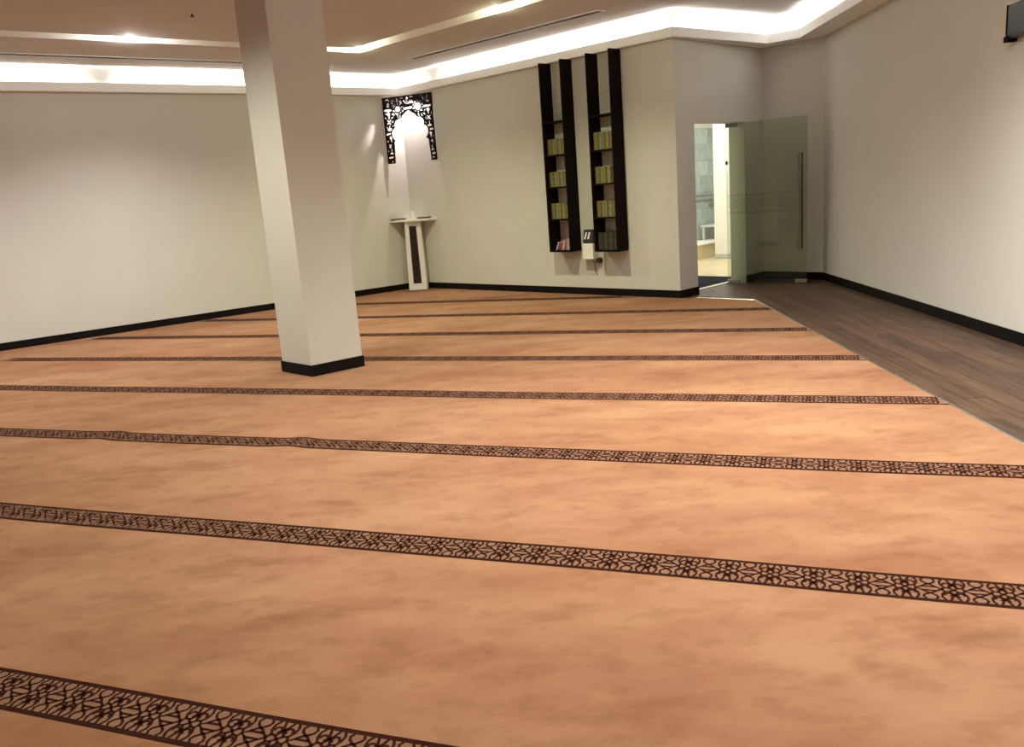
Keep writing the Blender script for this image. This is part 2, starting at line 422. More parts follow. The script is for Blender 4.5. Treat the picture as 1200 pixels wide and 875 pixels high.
# ---------------- slot spotlights and downlights
def spot_fixture(x, y, z, label, energy, group, slot=True, cone=138, col=None):
    col = col or SPOT_COL
    t = tag(empty('slot_spotlight' if slot else 'recessed_downlight', (x, y, z)), label, 'spotlight' if slot else 'downlight', group)
    bm = bmesh.new(); add_cyl(bm, (0, 0, 0.02), (0, 0, 0.085 if slot else 0.0), 0.055, 0.05, 24)
    if slot: bm_obj('housing', bm, M['white'], t)
    else:
        bm.free(); bm = bmesh.new()
        for r0, r1, z0, z1 in ((0.085, 0.062, -0.004, -0.008), (0.085, 0.085, 0.0, -0.004), (0.062, 0.056, -0.008, -0.002)):
            add_cyl(bm, (0, 0, z0), (0, 0, z1), r0, r1, 24, caps=False)
        bm_obj('trim_ring', bm, M['white'], t)
    bm = bmesh.new(); bmesh.ops.create_uvsphere(bm, u_segments=20, v_segments=10, radius=0.062 if slot else 0.048)
    bmesh.ops.scale(bm, vec=(1, 1, 0.45), verts=bm.verts); bmesh.ops.translate(bm, vec=(0, 0, 0.01 if slot else 0.012), verts=bm.verts)
    bm_obj('lens', bm, M['lens'], t, smooth=True)
    l = look_light('spot_beam', 'SPOT', (0, 0, -0.04), (0, 0, -3), energy, col, spot_size=math.radians(cone), spot_blend=1.0, shadow_soft_size=0.05)
    l.parent = t
    if slot:
        g = look_light('spot_glow', 'POINT', (0, 0, -0.026), (0, 0, -1), energy * 0.05, col, shadow_soft_size=0.004); g.parent = t
    return t
def slot_pt(i, s):       # a point in the middle of slot side i, s metres from its start
    a = (RO[i] + RI[i]) / 2; b = (RO[(i + 1) % 5] + RI[(i + 1) % 5]) / 2
    return a + (b - a).normalized() * s, (b - a).length
cl = (RO[1] + RI[1]) / 2
_, LL = slot_pt(0, 0)
spots = [(cl + uS * 0.05, 'bright spotlight at the corner of the ceiling light slot, right of the column'),
         (slot_pt(0, LL - 2.84)[0], 'bright spotlight in the ceiling slot left of the column'),
         (slot_pt(1, 2.62)[0], 'bright spotlight in the ceiling slot above the bookshelf wall, near the top edge')]
for (p, lab), e, c in zip(spots, (0.7, 1.25, 0.9), (WARM_COL, SPOT_COL, WARM_COL)): spot_fixture(p.x, p.y, ZM + 0.012, lab, SPOT_POWER * e, 'slot spotlights', col=c)
for k, p in enumerate([slot_pt(0, LL - 5.6)[0], slot_pt(1, 4.6)[0], slot_pt(2, 2.2)[0], slot_pt(2, 4.8)[0]]):
    spot_fixture(p.x, p.y, ZM + 0.012, 'spotlight in the ceiling slot outside the picture', SPOT_POWER * (1.1, 0.4, 1.9, 1.7)[k], 'slot spotlights out of view')
for x, y, e, cone in [(-3.2, 6.2, 1.08, 155), (-0.1, 5.0, 1.1, 138), (1.9, 5.6, 0.5, 120), (-2.2, 2.3, 0.5, 125), (1.2, 1.9, 0.4, 125)]:
    spot_fixture(x, y, ZM, 'recessed ceiling downlight outside the picture', DOWN_POWER * e, 'ceiling downlights out of view', False, cone, (1.0, 0.985, 0.85))

# ---------------- slot diffusers of the ventilation
def diffuser(a, b, label):
    d = (b - a).normalized(); L = (b - a).length
    t = tag(empty('air_diffuser', (a.x, a.y, ZM), math.atan2(d.y, d.x)), label, 'air diffuser', 'linear air diffusers')
    boxes('frame', [(0, L, -0.062, -0.048, -0.006, 0.002), (0, L, 0.048, 0.062, -0.006, 0.002), (0, 0.02, -0.048, 0.048, -0.006, 0.002), (L - 0.02, L, -0.048, 0.048, -0.006, 0.002)], M['white'], t)
    boxes('slot', [(0.02, L - 0.02, -0.048, 0.048, -0.0065, 0.0015)], M['skirt'], t)
diffuser(LS + nS * 0.90 + uS * 1.48, LS + nS * 0.86 + uS * 4.90, 'long black slot air diffuser in the ceiling above the bookshelves')
diffuser(LS + nL * 0.84 + uL * 8.5, LS + nL * 0.80 + uL * 1.6, 'long pale slot air diffuser in the ceiling along the left wall')
t = tag(empty('ceiling_sprinkler', (-2.897, 8.91, ZM)), 'tiny dark sprinkler head on the ceiling left of the column', 'sprinkler')
bm = bmesh.new(); add_cyl(bm, (0, 0, 0), (0, 0, -0.008), 0.035, 0.03, 20); bm_obj('rosette', bm, M['white'], t)
bm = bmesh.new(); add_cyl(bm, (0, 0, -0.008), (0, 0, -0.03), 0.01, 0.008, 10); add_cyl(bm, (0, 0, -0.03), (0, 0, -0.033), 0.024, 0.024, 14); bm_obj('head', bm, M['brownpanel'], t)

# ---------------- column
ZK_COL = 0.0067
col = tag(empty('column', (-1.7885, 7.362, ZK_COL)), 'square cream column with black skirting standing on the carpet', 'column')
ca_ = -dirv(aS)  # unused axis kept for clarity
eL = dirv(aS) * 0.50       # towards the far left corner
eR = dirv(aL) * 0.525      # towards the far right corner
def colpoly(m):
    a = Vector((0, 0)); dl, dr = dirv(aS), dirv(aL)
    p0 = a - dl * m - dr * m; return [p0, p0 + dr * (0.515 + 2 * m), p0 + dr * (0.515 + 2 * m) + dl * (0.495 + 2 * m), p0 + dl * (0.495 + 2 * m)]
prism('shaft', [(p.x, p.y) for p in colpoly(0.0)], 0.0, ZM - 0.006, M['wall'], col)
prism('skirting', [(p.x, p.y) for p in colpoly(0.011)], 0.001, HB, M['skirt'], col)

# ---------------- carpet with woven bands
q = nrm(aR) * XC
CARPET = [LFAR + nL * TB, LS + (nL + nS) * TB, C1 + nS * TB + uS * 0.0, CE1, CE2, q + uR * 10.05, q + uR * (-1.5), Vector((LFAR.x + 0.02, -1.5))]
CARPET[2] = C1 + nS * TB
CE2l = isect(CE1, (CE2 - CE1).normalized(), q, uR)
CARPET = [LFAR + nL * TB + Vector((0.02, 0)), LS + (nL + nS) * TB, C1 + nS * TB, CE1, CE2l, q + uR * (-1.5), Vector((LFAR.x + 0.02, -1.5))]
carpet = tag(empty('carpet', (0, 0, 0)), 'wide terracotta prayer carpet with dark patterned bands', 'carpet')
ZK = 0.004
prism('pile', [(p.x, p.y) for p in CARPET], -0.012, ZK, M['carpet'], carpet)
dT, nT = dirv(aT), nrm(aT)
def span(t):        # extent of the carpet along the band direction at offset t
    xs = []
    for i in range(len(CARPET)):
        a, b = CARPET[i], CARPET[(i + 1) % len(CARPET)]
        da, db = a.dot(nT) - t, b.dot(nT) - t
        if (da >= 0) != (db >= 0): xs.append((a + (b - a) * (da / (da - db))).dot(dT))
    return (min(xs), max(xs)) if len(xs) >= 2 else None
# one repeat of the woven pattern: strokes in units of (period, band width)
def arc(cx, cy, rx, ry, a0, a1, n=7):
    return [(cx + rx * math.cos(math.radians(a0 + (a1 - a0) * i / n)), cy + ry * math.sin(math.radians(a0 + (a1 - a0) * i / n))) for i in range(n + 1)]
def motif():
    st = []
    st.append([(-.27, 0), (-.15, .075), (.15, .075), (.27, 0), (.15, -.075), (-.15, -.075), (-.27, 0)])          # long hexagon
    for sy in (1, -1):
        for sx in (1, -1):
            st.append([(sx * .15, sy * .075), (sx * .06, sy * .15), (sx * -.04, sy * .20), (sx * -.12, sy * .26), (sx * -.15, sy * .33), (sx * -.10, sy * .40)])   # leaves above the hexagon
            st.append([(sx * .27, 0), (sx * .31, sy * .09), (sx * .25, sy * .19), (sx * .24, sy * .30), (sx * .30, sy * .41)])    # tall ogee
            st.append(arc(sx * .375, sy * .20, .075, .065, 200 if sx > 0 else -20, (200 - 270) if sx > 0 else (-20 + 270), 8))     # scroll hook
            st.append([(sx * .31, sy * .09), (sx * .41, sy * .07), (sx * .5, 0)])
            st.append([(sx * .5, sy * .20), (sx * .44, sy * .30), (sx * .40, sy * .41)])                           # cell at the edge
            st.append([(sx * .41, sy * .07), (sx * .5, sy * .20)])
    return st
MOT = motif()
def ribbons(strokes, w, sx, sy):
    """flat ribbons of half-width w (metres) along strokes scaled by (sx, sy)"""
    V, F = [], []
    for s in strokes:
        p = [Vector((a * sx, b * sy)) for a, b in s]; k = len(V)
        for i, c in enumerate(p):
            d = (p[min(i + 1, len(p) - 1)] - p[max(i - 1, 0)]); d = d.normalized() if d.length > 1e-9 else Vector((1, 0))
            n = Vector((-d.y, d.x)) * w; V += [c + n, c - n]
        F += [(k + 2 * i, k + 2 * i + 1, k + 2 * i + 3, k + 2 * i + 2) for i in range(len(p) - 1)]
    return V, F
PER, BW = 0.1555, 0.192
MV, MF = ribbons(MOT, 0.0046, PER, BW)
T0, TP = 10.987, -1.320
def wob(k, s):            # bands are not laid perfectly straight
    w = 0.006 * math.sin(1.3 * s + 2.1 * k) + 0.003 * math.sin(3.1 * s + k)
    if k == 5:
        for s0, a in ((4.80, 0.03), (3.21, 0.03)): w += a * math.exp(-((s - s0) / 0.10) ** 2)
    return w
ENDV = [(q, uR), (LS + nS * TB, uS), (LFAR + nL * TB, uL)]
def end_s(t, s_mid, sgn):   # where the carpet edge cuts the line at offset t
    r = span(t); return r[0] if sgn < 0 else r[1]
for k in range(8):
    tc = T0 + TP * k; hw = BW / 2
    lo, hi = span(tc)
    hi = min(hi, 9.0)
    n = max(8, int((hi - lo) / 0.06))
    def lim(v):
        r = span(tc + v)
        if r is None: return lo, hi
        return r[0] + 0.004, min(r[1], 9.0) - 0.004
    rows = [-hw, -hw * 0.80, hw * 0.80, hw]; lims = [lim(v) for v in rows]
    V, F, FM = [], [], []
    for i in range(n + 1):
        for v, (a, b) in zip(rows, lims):
            s = a + (b - a) * i / n; p = dT * s + nT * (tc + v + wob(k, s)); V.append((p.x, p.y, ZK + 0.0015))
        if i:
            for j in range(3):
                A = (i - 1) * 4 + j; B = i * 4 + j
                F.append((A, A + 1, B + 1, B)); FM.append(0 if j == 1 else 1)
    band = mesh('woven_band', V, F, parent=carpet, mats=[M['band'], M['band_dark']], fmat=FM)
    me = band.data
    if me.polygons[0].normal.z < 0: me.flip_normals()
    # dark tracery woven on the band
    V, F = [], []
    a = max(lims[0][0], lims[3][0]) + PER / 2; b = min(lims[0][1], lims[3][1]) - PER / 2
    m = int((b - a) / PER)
    for i in range(m + 1):
        s0 = a + i * PER; kk = len(V)
        for w in MV:
            s = s0 + w.x; p = dT * s + nT * (tc + w.y + wob(k, s)); V.append((p.x, p.y, ZK + 0.0025))
        F += [tuple(x + kk for x in f) for f in MF]
    tr = mesh('band_tracery', V, F, M['band_dark'], band); tr['kind'] = 'stuff'
# metal edge strips of the carpet
def strip(name, a, b, w, h, label):
    d = (b - a).normalized(); n = Vector((-d.y, d.x)) * w / 2
    pl = [a + n, a - n, b - n, b + n]; pl2 = [a + n * .5, a - n * .5, b - n * .5, b + n * .5]
    V = [(p.x, p.y, 0.0005) for p in pl] + [(p.x, p.y, h) for p in pl2]
    return struct(mesh(name, V, BOXF, M['alu']), label)
strip('trim_2', CE2l, q + uR * 0.5, 0.022, 0.008, 'thin metal strip between carpet and wooden floor')
strip('trim_3', CE1 - (CE2 - CE1).normalized() * 0.02, CE2l, 0.022, 0.008, 'thin metal strip at the carpet end by the doorway')

# ---------------- bookshelves on the back wall (local x along the wall, y into it)
SRZ = math.atan2(uS.y, uS.x)
def on_wall(s, off=0.0): p = LS + uS * s + nS * off; return p
D, TH = 0.23, 0.024
def bookshelf(s0, w, boards, zb, label):
    p = on_wall(s0); t = tag(empty('bookshelf', (p.x, p.y, zb), SRZ), label, 'bookshelf', 'tall wall bookshelves')
    H = ZC - zb - 0.002
    rbox('side_panel', (0, TH, -D, -0.001, 0, H), M['wenge'], t, 0.002, 1)
    rbox('side_panel', (w - TH, w, -D, -0.001, 0, H), M['wenge'], t, 0.002, 1)
    for z in boards: rbox('shelf_board', (TH, w - TH, -D + 0.004, -0.001, z - zb - 0.022, z - zb), M['wenge'], t, 0.002, 1)
    rbox('bottom_board', (TH, w - TH, -D, -0.001, 0, 0.024), M['wenge'], t, 0.002, 1)
    return t
U1 = (3.29, 0.396); U2 = (4.10, 0.395); ZB = 0.617
BRD = [2.374, 1.936, 1.508, 1.072]
bookshelf(*U1, BRD, ZB, 'tall narrow dark wooden wall bookshelf on the left, above small leaning booklets')
bookshelf(*U2, BRD, ZB, 'tall narrow dark wooden wall bookshelf on the right, nearer the doorway')
def book_mesh(name, w, h, d, cover, band):
    """hard cover with spine at y=-d, page block, two raised bands on the spine"""
    V, F, FM = [], [], []
    def b(x0, x1, y0, y1, z0, z1, m):
        k = len(V); V.extend(boxv(x0, x1, y0, y1, z0, z1)); F.extend([tuple(i + k for i in f) for f in BOXF]); FM.extend([m] * 6)
    c = 0.0025
    b(-w / 2, -w / 2 + c, -d, 0, 0, h, 0); b(w / 2 - c, w / 2, -d, 0, 0, h, 0)
    b(-w / 2 + c, w / 2 - c, -d - 0.0012, -d + c, 0, h, 0)
    b(-w / 2 + c, w / 2 - c, -d + c, -0.004, 0.003, h - 0.003, 1)
    for z in (0.12, 0.48, 0.56, 0.86): b(-w / 2 - 0.0004, w / 2 + 0.0004, -d - 0.0022, -d + 0.0005, h * z, h * (z + 0.035), 2)
    me = bpy.data.meshes.new(name); me.from_pydata(V, [], F); me.update()
    for m in (cover, M['pages'], band): me.materials.append(m)
    me.polygons.foreach_set('material_index', FM); return me
def cov(name, c, r=0.45): return varied(name, c, tuple(x * 1.25 for x in c), 25, r, 0.4)
OLV = [cov('olive_cover', (0.135, 0.122, 0.036)), cov('olive_cover', (0.165, 0.150, 0.055)), cov('olive_cover', (0.105, 0.097, 0.034)), cov('pale_olive_cover', (0.19, 0.178, 0.085))]
DKC = [cov('dark_green_cover', (0.05, 0.05, 0.025)), cov('brown_cover', (0.05, 0.035, 0.02)), cov('black_cover', (0.02, 0.018, 0.015))]
GOLD = varied('gilt_band', (0.17, 0.14, 0.02), (0.21, 0.175, 0.03), 30, 0.4, 0.5); DBAND = varied('dark_band', (0.05, 0.045, 0.015), (0.07, 0.06, 0.02), 30, 0.5, 0.4)
MB = {}
def get_book(key, w, h, d, cover, band):
    if key not in MB: MB[key] = book_mesh('hardback_book', w, h, d, cover, band)
    return MB[key]
ORD = ['leftmost', 'second from left', 'third from left', 'fourth from left', 'fifth from left', 'middle one', 'fifth from right', 'fourth from right', 'third from right', 'second from right', 'rightmost']
def row(unit, z, hh, lab, grp, dark=(), first=0.004):
    s0, w = unit; x = s0 + TH + first; i = 0
    while True:
        wd_ = 0.0295
        if x + wd_ > s0 + w - TH - 0.002: break
        c = i % 4 if i not in dark else 4 + i % 3
        cover = OLV[c] if c < 4 else DKC[c - 4]
        me = get_book((c, round(hh, 3)), wd_ - 0.003, hh, 0.15, cover, GOLD if c < 4 and c != 2 else DBAND)
        o = bpy.data.objects.new('hardback_book', me); COL.objects.link(o)
        p = on_wall(x + wd_ / 2, 0.018 + 0.003 * ((i * 7) % 3)); o.location = (p.x, p.y, z + 0.0005); o.rotation_euler.z = SRZ
        tag(o, lab % ORD[i], 'book', grp); x += wd_; i += 1
for (un, nm) in ((U1, 'left'), (U2, 'right')):
    for j, (z, h, wrd) in enumerate(((BRD[1], 0.222 if nm == 'right' else 0.208, 'upper'), (BRD[2], 0.20 if nm == 'left' else 0.215, 'middle'), (BRD[3], 0.21, 'lower'))):
        row(un, z, h, 'olive hardback, %%s in the %s row of the %s bookshelf' % (wrd, nm), '%s book row of the %s bookshelf' % (wrd, nm), dark=(9,) if (nm, j) == ('right', 1) else ())
row(U2, ZB + 0.024, 0.225, 'dull dark hardback, %s on the bottom shelf of the right bookshelf', 'bottom book row of the right bookshelf', dark=tuple(range(11)))
# leaning booklets at the bottom of the left bookshelf
BK = [(0.06, 0.115, 0.012, 24, (0.62, 0.60, 0.56), 'grey white booklet leaning leftmost on the bottom shelf of the left bookshelf'),
      (0.150, 0.14, 0.012, 16, (0.55, 0.13, 0.13), 'red booklet leaning on the bottom shelf, next to the grey white one'),
      (0.182, 0.14, 0.010, 14, (0.70, 0.66, 0.62), 'pale booklet leaning between two red booklets on the bottom shelf'),
      (0.212, 0.155, 0.012, 13, (0.52, 0.12, 0.14), 'red booklet leaning second from the right on the bottom shelf'),
      (0.246, 0.15, 0.010, 9, (0.58, 0.42, 0.38), 'pinkish booklet leaning beside the rightmost pale booklet'),
      (0.282, 0.16, 0.010, 5, (0.72, 0.68, 0.60), 'pale upright booklet rightmost on the bottom shelf of the left bookshelf')]
for x, h, w, tilt, c, lab in BK:
    me = book_mesh('thin_booklet', w, h, 0.12, cov('booklet_cover', c), cov('booklet_band', tuple(v * 0.8 for v in c)))
    o = bpy.data.objects.new('thin_booklet', me); COL.objects.link(o); p = on_wall(U1[0] + TH + x, 0.06)
    o.location = (p.x, p.y, ZB + 0.0245 + w / 2 * math.sin(math.radians(tilt))); o.rotation_euler = (0, math.radians(tilt), SRZ)
    tag(o, lab, 'booklet', 'booklets leaning on the bottom shelf')

# ---------------- small wall device between the shelves, plug and cable
p = on_wall(3.885); dv = tag(empty('wall_dispenser', (p.x, p.y, 0.505), SRZ), 'small white box with black top fixed between the two bookshelves', 'wall device')
rbox('body', (-0.096, 0.096, -0.115, -0.001, 0.0, 0.215), M['white'], dv, 0.008, 3)
V = [(-0.088, -0.105, 0.216), (0.088, -0.105, 0.216), (0.088, -0.001, 0.216), (-0.088, -0.001, 0.216), (-0.088, -0.075, 0.400), (0.088, -0.075, 0.400), (0.088, -0.001, 0.400), (-0.088, -0.001, 0.400)]
bm = bmesh.new(); vs = [bm.verts.new(v) for v in V]
for f in BOXF: bm.faces.new([vs[i] for i in f])
bmesh.ops.bevel(bm, geom=list(bm.edges), offset=0.006, segments=2, affect='EDGES'); bm_obj('black_top', bm, M['black'], dv)
def slopey(z): return -0.105 + 0.030 * (z - 0.216) / 0.184 - 0.0015
def mark(x0, x1, z0, z1, sh):
    V = [(x0, slopey(z0), z0), (x1, slopey(z0), z0), (x1 + sh, slopey(z1), z1), (x0 + sh, slopey(z1), z1)]
    V += [(a, b + 0.003, c) for a, b, c in V]
    return mesh('pale_mark', V, BOXF, M['white'], dv)
mark(-0.070, -0.044, 0.275, 0.365, 0.022); mark(-0.012, 0.016, 0.275, 0.365, 0.020)
p = on_wall(4.012); pg = tag(empty('power_plug', (p.x, p.y, 0.485), SRZ), 'black plug with thin cable in a wall socket below the bookshelves', 'plug')
rbox('socket_plate', (-0.045, 0.045, -0.008, 0, -0.045, 0.045), M['wall'], pg, 0.003, 2)
bm = bmesh.new(); add_cyl(bm, (0, -0.008, 0), (0, -0.055, 0), 0.042, 0.034, 20); bm_obj('plug_body', bm, M['black'], pg)
bm = bmesh.new(); add_tube(bm, [(-0.02, -0.05, -0.02), (-0.06, -0.045, -0.035), (-0.085, -0.03, -0.08), (-0.085, -0.02, -0.13), (-0.075, -0.016, -0.18), (-0.06, -0.012, -0.20)], 0.005, 8)
add_tube(bm, [(-0.06, -0.045, -0.035), (-0.09, -0.05, -0.01), (-0.10, -0.05, 0.02)], 0.005, 8); bm_obj('cable', bm, M['brownpanel'], pg)

# ---------------- carved arch screen across the corner
OPEN= [(0.133, -0.009), (0.152, 0.335), (0.178, 0.353), (0.152, 0.372), (0.126, 0.421), (0.117, 0.476), (0.139, 0.524), (0.192, 0.56), (0.181, 0.601), (0.209, 0.656), (0.26, 0.68), (0.316, 0.684), (0.337, 0.725), (0.385, 0.763), (0.457, 0.802), (0.526, 0.756), (0.584, 0.722), (0.615, 0.683), (0.672, 0.678), (0.719, 0.644), (0.73, 0.601), (0.721, 0.559), (0.765, 0.539), (0.791, 0.494), (0.793, 0.44), (0.773, 0.393), (0.742, 0.354), (0.786, 0.334), (0.806, 0.003)]
CAPS= [(0.091, 1.001, 0.091, 1.001, 0.0195), (0.054, 0.984, 0.076, 0.998, 0.0117), (0.104, 0.995, 0.125, 0.975, 0.0117), (0.178, 0.979, 0.206, 0.968, 0.0117), (0.17, 0.947, 0.183, 0.927, 0.0156), (0.101, 0.925, 0.093, 0.898, 0.0312), (0.028, 0.833, 0.143, 0.832, 0.0195), (0.091, 0.775, 0.095, 0.774, 0.039), (0.097, 0.758, 0.097, 0.711, 0.0175), (0.042, 0.787, 0.047, 0.775, 0.0117), (0.028, 0.723, 0.037, 0.713, 0.0136), (0.16, 0.765, 0.182, 0.774, 0.0136), (0.143, 0.712, 0.165, 0.721, 0.0117), (0.067, 0.681, 0.115, 0.616, 0.0136), (0.123, 0.676, 0.059, 0.621, 0.0136), (0.093, 0.588, 0.091, 0.558, 0.0136), (0.068, 0.537, 0.113, 0.536, 0.0253), (0.041, 0.58, 0.047, 0.562, 0.0117), (0.155, 0.644, 0.169, 0.66, 0.0117), (0.146, 0.579, 0.168, 0.593, 0.0097), (0.03, 0.463, 0.088, 0.47, 0.0175), (0.094, 0.404, 0.096, 0.403, 0.0331), (0.098, 0.39, 0.101, 0.352, 0.0156), (0.033, 0.361, 0.039, 0.344, 0.0117), (0.053, 0.298, 0.084, 0.252, 0.0117), (0.09, 0.299, 0.051, 0.251, 0.0117), (0.025, 0.208, 0.032, 0.198, 0.0117), (0.088, 0.221, 0.088, 0.187, 0.0136), (0.068, 0.161, 0.105, 0.161, 0.0156), (0.035, 0.094, 0.097, 0.1, 0.0175), (0.087, 0.032, 0.088, 0.029, 0.0175), (0.271, 0.994, 0.272, 0.95, 0.0136), (0.335, 0.996, 0.378, 0.998, 0.0117), (0.337, 0.955, 0.353, 0.921, 0.0175), (0.315, 0.936, 0.33, 0.96, 0.0097), (0.234, 0.949, 0.228, 0.966, 0.0097), (0.457, 0.999, 0.45, 0.943, 0.0156), (0.436, 0.924, 0.471, 0.92, 0.0273), (0.398, 0.965, 0.403, 0.943, 0.0117), (0.506, 1.002, 0.564, 1.001, 0.0097), (0.387, 0.831, 0.52, 0.838, 0.0195), (0.504, 0.906, 0.506, 0.954, 0.0117), (0.553, 0.909, 0.537, 0.935, 0.0136), (0.341, 0.857, 0.377, 0.862, 0.0097), (0.187, 0.897, 0.216, 0.886, 0.0117), (0.187, 0.815, 0.212, 0.809, 0.0117), (0.241, 0.769, 0.245, 0.752, 0.0117), (0.305, 0.754, 0.302, 0.697, 0.0097), (0.353, 0.791, 0.374, 0.8, 0.0117), (0.187, 0.741, 0.202, 0.761, 0.0097), (0.262, 0.734, 0.266, 0.7, 0.0097), (0.694, 1.014, 0.725, 1.014, 0.0117), (0.736, 0.978, 0.747, 0.937, 0.0136), (0.818, 0.993, 0.817, 0.954, 0.0156), (0.805, 1.018, 0.844, 1.022, 0.0117), (0.803, 0.912, 0.835, 0.909, 0.0234), (0.879, 0.995, 0.888, 0.978, 0.0117), (0.784, 0.965, 0.774, 0.942, 0.0097), (0.751, 0.833, 0.866, 0.838, 0.0195), (0.814, 0.779, 0.822, 0.778, 0.0351), (0.819, 0.757, 0.82, 0.725, 0.0156), (0.765, 0.783, 0.751, 0.761, 0.0117), (0.736, 0.73, 0.757, 0.712, 0.0136), (0.796, 0.684, 0.844, 0.631, 0.0136), (0.846, 0.681, 0.795, 0.634, 0.0136), (0.87, 0.733, 0.875, 0.709, 0.0097), (0.767, 0.662, 0.773, 0.642, 0.0117), (0.823, 0.596, 0.823, 0.56, 0.0136), (0.802, 0.537, 0.844, 0.539, 0.0195), (0.759, 0.59, 0.765, 0.572, 0.0097), (0.824, 0.475, 0.878, 0.479, 0.0175), (0.828, 0.416, 0.831, 0.412, 0.0312), (0.831, 0.396, 0.835, 0.36, 0.0156), (0.871, 0.373, 0.878, 0.366, 0.0117), (0.846, 0.313, 0.853, 0.276, 0.0156), (0.849, 0.312, 0.824, 0.295, 0.0097), (0.833, 0.231, 0.84, 0.184, 0.0136), (0.818, 0.162, 0.853, 0.163, 0.0156), (0.832, 0.102, 0.886, 0.108, 0.0175), (0.841, 0.047, 0.843, 0.044, 0.0195), (0.885, 0.21, 0.888, 0.202, 0.0097), (0.819, 0.609, 0.819, 0.606, 0.0078), (0.639, 0.731, 0.646, 0.703, 0.0136), (0.696, 0.721, 0.705, 0.697, 0.0117), (0.704, 0.789, 0.714, 0.772, 0.0097)]
STAR= [(0.274, 0.839, 0.048, 10, 0.082), (0.640, 0.845, 0.052, 10, 0.088)]

OPENING = OPEN
def in_poly(x, y, poly):
    r = np.zeros(x.shape, bool); n = len(poly)
    for i in range(n):
        (x0, y0), (x1, y1) = poly[i], poly[(i + 1) % n]
        c = ((y0 > y) != (y1 > y)); xi = (x1 - x0) * (y - y0) / (y1 - y0 + 1e-12) + x0
        r ^= c & (x < xi)
    return r
def seg_d(x, y, a, b, c, d):
    dx, dy = c - a, d - b; q_ = dx * dx + dy * dy
    t_ = np.clip(((x - a) * dx + (y - b) * dy) / q_, 0, 1) if q_ > 1e-12 else 0
    return np.hypot(x - a - t_ * dx, y - b - t_ * dy)
def arch_screen():
    W_, H_, st = 0.905, 1.03, 0.005
    nx, ny = int(W_ / st), int(H_ / st)
    gx, gy = np.meshgrid((np.arange(nx) + .5) * st, (np.arange(ny) + .5) * st, indexing='ij')
    solid = np.ones(gx.shape, bool)
    op = in_poly(gx, gy, OPENING)
    dop = np.full(gx.shape, 9.0)
    for i in range(len(OPENING)):
        a, b = OPENING[i], OPENING[(i + 1) % len(OPENING)]
        dop = np.minimum(dop, seg_d(gx, gy, *a, *b))
    hole = np.zeros(gx.shape, bool)
    for a, b, c, d, r in CAPS: hole |= seg_d(gx, gy, a, b, c, d) < r * 0.84 - 0.001
    for cx, cy, r, kk, R in STAR:
        an = np.arctan2(gy - cy, gx - cx); rr = np.hypot(gx - cx, gy - cy)
        hole |= rr < r * (1 + 0.18 * np.cos(kk * an))
        hole |= (rr > r * 1.42) & (rr < R * 1.05) & (np.cos(kk * an + math.pi) > 0.45)
    frame = (gx < 0.018) | (gx > W_ - 0.018) | (gy > H_ - 0.018)
    foot = (gy < 0.015)
    hole &= ~frame & ~foot & (dop > 0.012)
    solid &= ~op & ~hole
    V, F, idx = [], [], {}
    def vid(i, j, k):
        key = (i, j, k)
        if key not in idx: idx[key] = len(V); V.append((i * st, -0.009 + 0.018 * k, j * st))
        return idx[key]
    for i in range(nx):
        for j in range(ny):
            if not solid[i, j]: continue
            F.append((vid(i, j, 0), vid(i + 1, j, 0), vid(i + 1, j + 1, 0), vid(i, j + 1, 0)))
            F.append((vid(i, j, 1), vid(i, j + 1, 1), vid(i + 1, j + 1, 1), vid(i + 1, j, 1)))
            if i == 0 or not solid[i - 1, j]: F.append((vid(i, j, 0), vid(i, j + 1, 0), vid(i, j + 1, 1), vid(i, j, 1)))
            if i == nx - 1 or not solid[i + 1, j]: F.append((vid(i + 1, j, 0), vid(i + 1, j, 1), vid(i + 1, j + 1, 1), vid(i + 1, j + 1, 0)))
            if j == 0 or not solid[i, j - 1]: F.append((vid(i, j, 0), vid(i, j, 1), vid(i + 1, j, 1), vid(i + 1, j, 0)))
            if j == ny - 1 or not solid[i, j + 1]: F.append((vid(i, j + 1, 0), vid(i + 1, j + 1, 0), vid(i + 1, j + 1, 1), vid(i, j + 1, 1)))
    return V, F
A_ = Vector((-1.761, 14.156)); B_ = Vector((-0.919, 13.785)); dd = (B_ - A_).normalized()
V, F = arch_screen()
sc = mesh('arch_screen', V, F, M['screen']); sc.location = (A_.x + dd.x * 0.008 - 0.004, A_.y + dd.y * 0.008 - 0.008, 2.075); sc.rotation_euler.z = math.atan2(dd.y, dd.x)
tag(sc, 'dark cut-out lattice arch panel spanning the corner below the cove', 'arch panel')
# the spotlight behind the screen, hung under the bulkhead in the corner
bis = (uL + uS).normalized(); cp = LS + bis * 0.13 + uS * 0.26
t = tag(empty('niche_spotlight', (cp.x, cp.y, ZC)), 'small white spotlight behind the lattice arch panel', 'spotlight')
bm = bmesh.new(); add_cyl(bm, (0, 0, 0), (0, 0, -0.07), 0.04, 0.04, 20); bm_obj('housing', bm, M['white'], t)
bm = bmesh.new(); add_cyl(bm, (0, 0, -0.07), (0, 0, -0.074), 0.034, 0.034, 20); bm_obj('lens', bm, M['lens'], t)
l = look_light('niche_beam', 'SPOT', (0, 0, -0.08), (-0.02, -0.02, -2), MIHRAB_POWER, (1.0, 0.87, 0.90), spot_size=math.radians(160), spot_blend=0.6, shadow_soft_size=0.015); l.parent = t

